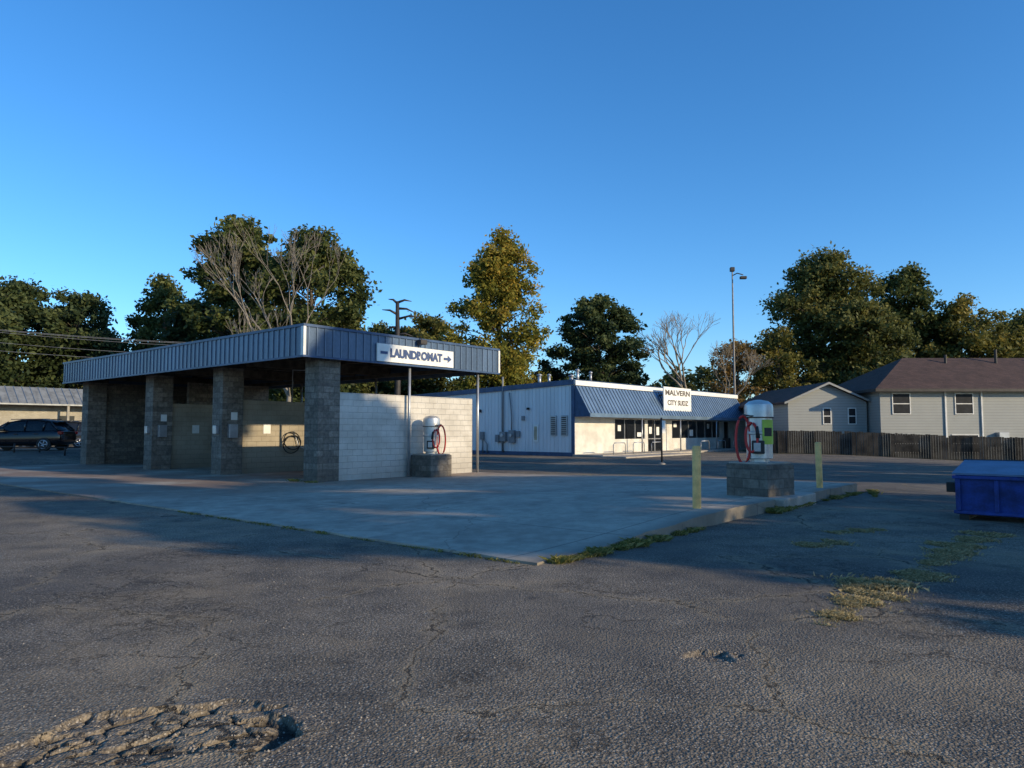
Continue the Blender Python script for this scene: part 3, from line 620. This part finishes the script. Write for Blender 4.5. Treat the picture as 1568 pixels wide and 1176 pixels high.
def tree(name,x,y,H,rx,zb,shape,lm_,n,size,seed,bark=None,nclump=70,share=None):
    e=empty(name,(x,y,th(x,y)-.05)); 
    if share:
        for ch in share.children:
            o=bpy.data.objects.new(ch.name.split('.')[0],ch.data); col.objects.link(o); o.parent=e
        e.rotation_euler=(0,0,seed*1.7); return e
    rng=np.random.default_rng(seed); bark=bark or M_bark
    v=[];f=[]; tp=[]; k=8
    for i in range(k+1):
        u=i/k; tp.append(Vector((.25*math.sin(u*5+seed)*u,.25*math.cos(u*4+seed)*u,H*.93*u)))
    r0=H*.02+.04; tubeg(v,f,tp,[r0*(1.25 if i==0 else 1)*(1-.88*i/k) for i in range(k+1)],8)
    cl=[];ph=rng.uniform(0,6.28,3)
    nclump=int(nclump*1.9); tries=0
    while len(cl)<nclump and tries<6000:
        tries+=1
        u=rng.uniform(0,1); a=rng.uniform(0,2*math.pi)
        r=rx*prof(shape,u)*(1+.14*math.sin(a*2+ph[0]+u*4)+.11*math.sin(a*3+ph[1]-u*7)+.08*math.sin(u*19+ph[2]+a))
        rr=r*(rng.uniform(.1,1)**.5); rc=rx*rng.uniform(.11,.26)
        rr=max(0,rr-rc*.6); z=zb+(H-zb-rc*.4)*u
        c_=np.array([rr*math.cos(a),rr*math.sin(a),z])
        if any(np.linalg.norm(c_-q[0])<.26*(rc+q[1]) for q in cl): continue
        cl.append((c_,rc,rng.uniform(0,1)))
    wts=np.array([c[1]**2 for c in cl]); wts/=wts.sum(); P=[];Tn=[]
    for (c_,rc,tt),wt in zip(cl,wts):
        m_=int(n*wt)+1; d=rng.normal(size=(m_,3)); d/=np.linalg.norm(d,axis=1)[:,None]
        rad=rc*(rng.uniform(0,1,m_)**.5)*(1.05+.25*rng.normal(size=m_))
        fl_=.55 if shape=='flat' else .78
        q=c_+d*rad[:,None]*np.array([1,1,fl_]); P.append(q)
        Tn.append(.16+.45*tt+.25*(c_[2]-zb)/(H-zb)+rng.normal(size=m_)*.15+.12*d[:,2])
        zt_=max(zb*.7,c_[2]-.35*np.hypot(c_[0],c_[1])-rc*.5); uu=min(.97,zt_/(H*.93)); i=int(uu*k); fr_=uu*k-i
        s_=tp[i].lerp(tp[min(k,i+1)],fr_); en=Vector(c_); mid=s_.lerp(en,.5)+Vector((0,0,.12*(en-s_).length))
        rb_=max(.02,r0*(1-.8*uu)*.32); tubeg(v,f,[s_,mid,en],[rb_,rb_*.6,rb_*.18],4,False)
        for _ in range(2):
            d_=Vector(rng.normal(size=3)).normalized()*rc*.95; tubeg(v,f,[en.lerp(mid,.25),en+d_],[rb_*.3,.012],3,False)
    mesh('trunk_and_limbs',v,f,bark,e,True)
    P=np.concatenate(P);Tn=np.concatenate(Tn)
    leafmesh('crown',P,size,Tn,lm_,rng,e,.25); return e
def bare(name,x,y,H,spread,seed,m,r0=.28,fork=.25,depth=7):
    rng=random.Random(seed); v=[];f=[]; e=empty(name,(x,y,th(x,y)-.05))
    def rec(p,d,l,r,dep):
        q=p+d*l; md=p.lerp(q,.5)+Vector((rng.uniform(-1,1),rng.uniform(-1,1),rng.uniform(-.5,.5)))*l*.07
        tubeg(v,f,[p,md,q],[r,r*.86,r*.72],6 if dep<3 else 3,False)
        if dep>=depth: return
        for k in range(2 if dep<1 or rng.random()<.6 else 3):
            ax=Vector((rng.gauss(0,1),rng.gauss(0,1),rng.gauss(0,.4))).normalized()
            nd=(d+ax*spread*rng.uniform(.6,1.3)+Vector((0,0,.10))).normalized()
            rec(q,nd,l*rng.uniform(.66,.86),max(.014,r*rng.uniform(.55,.72)),dep+1)
    rec(Vector((0,0,0)),Vector((.03,0,1)).normalized(),H*fork,r0,0)
    mesh('trunk_and_branches',v,f,m,e,True); return e
def U(u,D): return D*(u-784)/1110.
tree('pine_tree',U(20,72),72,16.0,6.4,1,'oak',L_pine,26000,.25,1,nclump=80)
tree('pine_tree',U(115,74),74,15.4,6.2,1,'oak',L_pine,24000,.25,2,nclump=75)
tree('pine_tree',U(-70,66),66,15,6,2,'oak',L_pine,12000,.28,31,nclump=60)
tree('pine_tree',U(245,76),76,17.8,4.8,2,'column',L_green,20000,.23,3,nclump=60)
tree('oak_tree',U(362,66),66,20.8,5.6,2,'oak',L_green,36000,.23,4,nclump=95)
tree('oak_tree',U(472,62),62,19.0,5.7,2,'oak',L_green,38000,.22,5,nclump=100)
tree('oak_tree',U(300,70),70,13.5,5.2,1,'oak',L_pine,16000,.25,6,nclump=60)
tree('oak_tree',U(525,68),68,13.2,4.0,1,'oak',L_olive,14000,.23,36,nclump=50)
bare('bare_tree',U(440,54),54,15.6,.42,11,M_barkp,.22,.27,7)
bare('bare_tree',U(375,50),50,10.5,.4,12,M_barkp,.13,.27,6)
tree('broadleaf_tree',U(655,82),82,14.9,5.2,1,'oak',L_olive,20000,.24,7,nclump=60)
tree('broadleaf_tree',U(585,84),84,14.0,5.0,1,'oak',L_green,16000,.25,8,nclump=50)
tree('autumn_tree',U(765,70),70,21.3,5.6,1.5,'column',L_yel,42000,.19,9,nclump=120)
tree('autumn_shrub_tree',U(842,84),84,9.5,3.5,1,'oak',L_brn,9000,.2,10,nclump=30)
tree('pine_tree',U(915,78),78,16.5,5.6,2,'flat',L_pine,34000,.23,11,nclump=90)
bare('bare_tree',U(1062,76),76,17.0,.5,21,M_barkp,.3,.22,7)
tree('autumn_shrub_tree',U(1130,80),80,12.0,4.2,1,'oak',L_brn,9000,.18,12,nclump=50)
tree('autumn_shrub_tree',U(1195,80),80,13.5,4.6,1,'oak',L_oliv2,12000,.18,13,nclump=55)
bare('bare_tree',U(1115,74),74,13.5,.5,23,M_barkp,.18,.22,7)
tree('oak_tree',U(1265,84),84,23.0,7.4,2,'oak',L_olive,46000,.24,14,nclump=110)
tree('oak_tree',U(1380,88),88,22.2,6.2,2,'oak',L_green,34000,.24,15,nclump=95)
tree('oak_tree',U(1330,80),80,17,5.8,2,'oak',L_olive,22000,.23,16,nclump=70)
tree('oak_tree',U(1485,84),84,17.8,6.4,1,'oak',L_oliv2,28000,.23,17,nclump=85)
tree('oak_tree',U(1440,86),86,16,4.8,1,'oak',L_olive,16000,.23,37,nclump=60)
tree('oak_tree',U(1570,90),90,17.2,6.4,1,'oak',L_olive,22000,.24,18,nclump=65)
dt=empty('dead_tree',(U(607,60),60,0)); v=[];f=[]
tubeg(v,f,[(0,0,0),(.1,0,6),(.0,0,12.4)],[.30,.25,.15],8)
for z,a,l,up in [(12.3,.3,1.2,.1),(12.2,2.9,.8,.5),(11.3,3.3,1.3,.3),(10.9,-.1,1.9,.1),(10.2,2.8,1.0,-.2),(9.6,.2,1.3,-.1),(12.1,1.6,.6,.4),(11.8,.1,1.5,-.25)]:
    d=Vector((math.cos(a),.3*math.sin(a),up)); p_=Vector((.02,0,z)); tubeg(v,f,[p_,p_+d*l*.5+Vector((0,0,.16)),p_+d*l],[.12,.09,.03],5)
mesh('snag',v,f,M_dark,dt,True)
rng=np.random.default_rng(77); P=[];Tn=[]
for i in range(330):
    u=rng.uniform(-200,1800); D_=rng.uniform(92,125); x=U(u,D_); hmax=(9.0 if 560<u<1200 else 11)+1.5*math.sin(u*.013)
    z=rng.uniform(0,1)**.8*hmax; rc=rng.uniform(1.4,2.8); m_=220
    d=rng.normal(size=(m_,3)); d/=np.linalg.norm(d,axis=1)[:,None]
    P.append(np.array([x,D_,z])+d*rc*(rng.uniform(0,1,m_)**.4)[:,None]); Tn.append(np.full(m_,rng.uniform(.1,.9))+rng.normal(size=m_)*.12)
leafmesh('distant_tree_line',np.concatenate(P),.42,np.concatenate(Tn),L_olive,rng)
rng=np.random.default_rng(78); P=[];Tn=[]
for i in range(90):
    u=rng.uniform(1090,1240) if i<50 else rng.uniform(520,760); D_=rng.uniform(72,80) if i<50 else rng.uniform(74,84); x=U(u,D_); z=rng.uniform(.3,4.2); rc=rng.uniform(.8,1.6); m_=200
    d=rng.normal(size=(m_,3)); d/=np.linalg.norm(d,axis=1)[:,None]
    P.append(np.array([x,D_,z])+d*rc*(rng.uniform(0,1,m_)**.4)[:,None]); Tn.append(np.full(m_,rng.uniform(.1,.9))+rng.normal(size=m_)*.12)
leafmesh('undergrowth_bushes',np.concatenate(P),.22,np.concatenate(Tn),L_brn,rng)
# neighbouring tree row to the right (it shades the lot)
t0=tree('roadside_tree',26.0,-1.9,17.0,4.4,1.0,'oak',L_green,19000,.34,40,nclump=80)
for (q,hs_,sd) in [(17.6,1.0,2),(29.2,1.0,3),(36.0,.95,4)]:
    k_=(q-19.3); x=30+.5*k_; y=5+.866*k_
    o=tree('roadside_tree',x,y,17,5,1,'oak',L_green,0,0,sd,share=t0); o.scale=(1,1,hs_)
# ---------------------------------------------------------------- utility poles + wires
up=empty('utility_pole',(-52,54,0)); lathe('pole',[(.16,0),(.11,11)],M_bark,up,sides=10); boxes('crossarm',[(-.06,.06,-1.1,1.1,10.4,10.55)],M_bark,up)
up2=empty('utility_pole',(-17.6,57,0)); lathe('pole',[(.16,0),(.11,8.2)],M_bark,up2,sides=10); boxes('crossarm',[(-.06,.06,-1.1,1.1,7.8,7.95)],M_bark,up2)
ow=empty('overhead_wires'); wv=[];wf=[]
for dy,z_a,z_b in [(-1,10.6,8.1),(0,10.7,8.3),(1,10.6,8.1),(0,9.7,7.3),(0,9.0,6.8)]:
    pts=[(-52+34.4*t,54+3*t+dy,z_a+(z_b-z_a)*t-.5*4*t*(1-t)) for t in np.linspace(0,1,16)]; tubeg(wv,wf,pts,.017,4)
mesh('cables',wv,wf,mat('cable_grey',(.22,.22,.22),.6),ow,True)
# ---------------------------------------------------------------- grass tufts
L_dry=leaf_mat('dry_grass',(.20,.16,.075),(.36,.28,.13),(.52,.42,.23))
L_gr=leaf_mat('green_weeds',(.09,.10,.02),(.20,.19,.05),(.36,.30,.11))
def tufts(name,paths,n,w_,h,m,seed):
    rng=np.random.default_rng(seed); V=[];tn=[]
    for a,b in paths:
        a=np.array(a);b=np.array(b); ln=np.linalg.norm(b-a); cnt=int(n*ln); d=(b-a)/ln; pr=np.array([-d[1],d[0]])
        for i in range(cnt):
            t=rng.uniform(0,1); 
            dens=mn.noise(Vector(((a[0]+(b-a)[0]*t)*3.2,(a[1]+(b-a)[1]*t)*3.2,seed)))
            if dens<-.12 and rng.random()<.9: continue
            ww=w_*(.5+1.6*max(0,dens+.1)); c_=a+(b-a)*t+pr*rng.normal()*ww; an=rng.uniform(0,6.28); hh=max(.010,h*rng.uniform(.25,1.25)*(.6+dens)); l=np.array([math.cos(an),math.sin(an)]); bw=.003+.004*rng.random()
            p0=c_-np.array([-l[1],l[0]])*bw; p1_=c_+np.array([-l[1],l[0]])*bw; tip=c_+l*hh*rng.uniform(.5,1.8); md=c_+l*hh*.3
            z_=th(c_[0],c_[1]); V+=[(p0[0],p0[1],z_),(p1_[0],p1_[1],z_),(md[0]+(p1_-c_)[0]*.7,md[1]+(p1_-c_)[1]*.7,z_+hh*.7),(tip[0],tip[1],z_+hh)]; tn.append(rng.uniform(0,1))
    me=bpy.data.meshes.new(name); F=[(4*i,4*i+1,4*i+2,4*i+3) for i in range(len(tn))]; me.from_pydata(V,[],F); at=me.attributes.new('tint','FLOAT','FACE'); at.data.foreach_set('value',np.array(tn,'f')); me.materials.append(m)
    o=bpy.data.objects.new(name,me); col.objects.link(o); return o
def ks(s,t): q=K+B*s+A*t; return (q.x,q.y)
tufts('kerb_weeds',[(ks(.2,-.1),ks(4.2,-.12)),(ks(.4,-.12),ks(2.8,-.2)),(ks(7.2,-.15),ks(9.5,-.1)),(ks(10.5,-.15),ks(13.7,-.2)),(ks(12.2,-.8),ks(13.9,-.3))],1000,.045,.085,L_gr,1)
tufts('dry_grass_patch',[((2.55,6.1),(3.2,6.9)),((3.2,6.9),(3.9,7.2)),((2.7,6.2),(3.5,7.3)),((3.3,7.4),(4.4,8.1)),((3.6,7.5),(4.8,8.2)),((4.2,8.0),(5.6,9.4)),((5.6,9.4),(7.3,11.4)),((5.9,10.2),(7.6,11.3)),((4.0,10.2),(4.7,10.5)),((7.8,10.2),(8.8,10.6)),((5.0,11.5),(6.0,11.9))],2900,.10,.042,L_dry,2)
tufts('slab_edge_grass',[(ks(-.06,.2),ks(-.05,9)),(ks(6.3,13.2),ks(6.3,15)),(ks(5.3,12.5),ks(5.8,13.2))],160,.03,.04,L_gr,3)
tufts('column_weeds',[(ks(6.2,13.4),ks(6.2,14.6)),(ks(13.9,1),ks(13.9,9))],400,.06,.12,L_gr,4)
rng_=random.Random(9); v=[];f=[]
for i in range(1700):
    if i<450: x=rng_.gauss(-1.6,.6); y=rng_.gauss(3.95,.3)
    elif i<600: x=rng_.gauss(1.42,.22); y=rng_.gauss(5.25,.13)
    elif i<1100: q_=rng_.random(); x=2.6+4.4*q_+rng_.gauss(0,.22); y=6.3+4.9*q_+rng_.gauss(0,.22)
    else: x=rng_.uniform(-6,6); y=rng_.uniform(3.6,9)
    if i>=600 and y>8.6 and x<3: continue
    r=rng_.uniform(.003,.011); z=th(x,y)-.001; b=len(v)
    v+=[(x+r*math.cos(a)*rng_.uniform(.7,1.2),y+r*math.sin(a)*rng_.uniform(.7,1.2),z) for a in (0,1.3,2.5,3.8,5)]+[(x,y,z+r*.9)]
    f+=[(b+k,b+(k+1)%5,b+5) for k in range(5)]
mesh('loose_gravel',v,f,mat('gravel_stone',(.30,.26,.21),.9,0,.3,20))
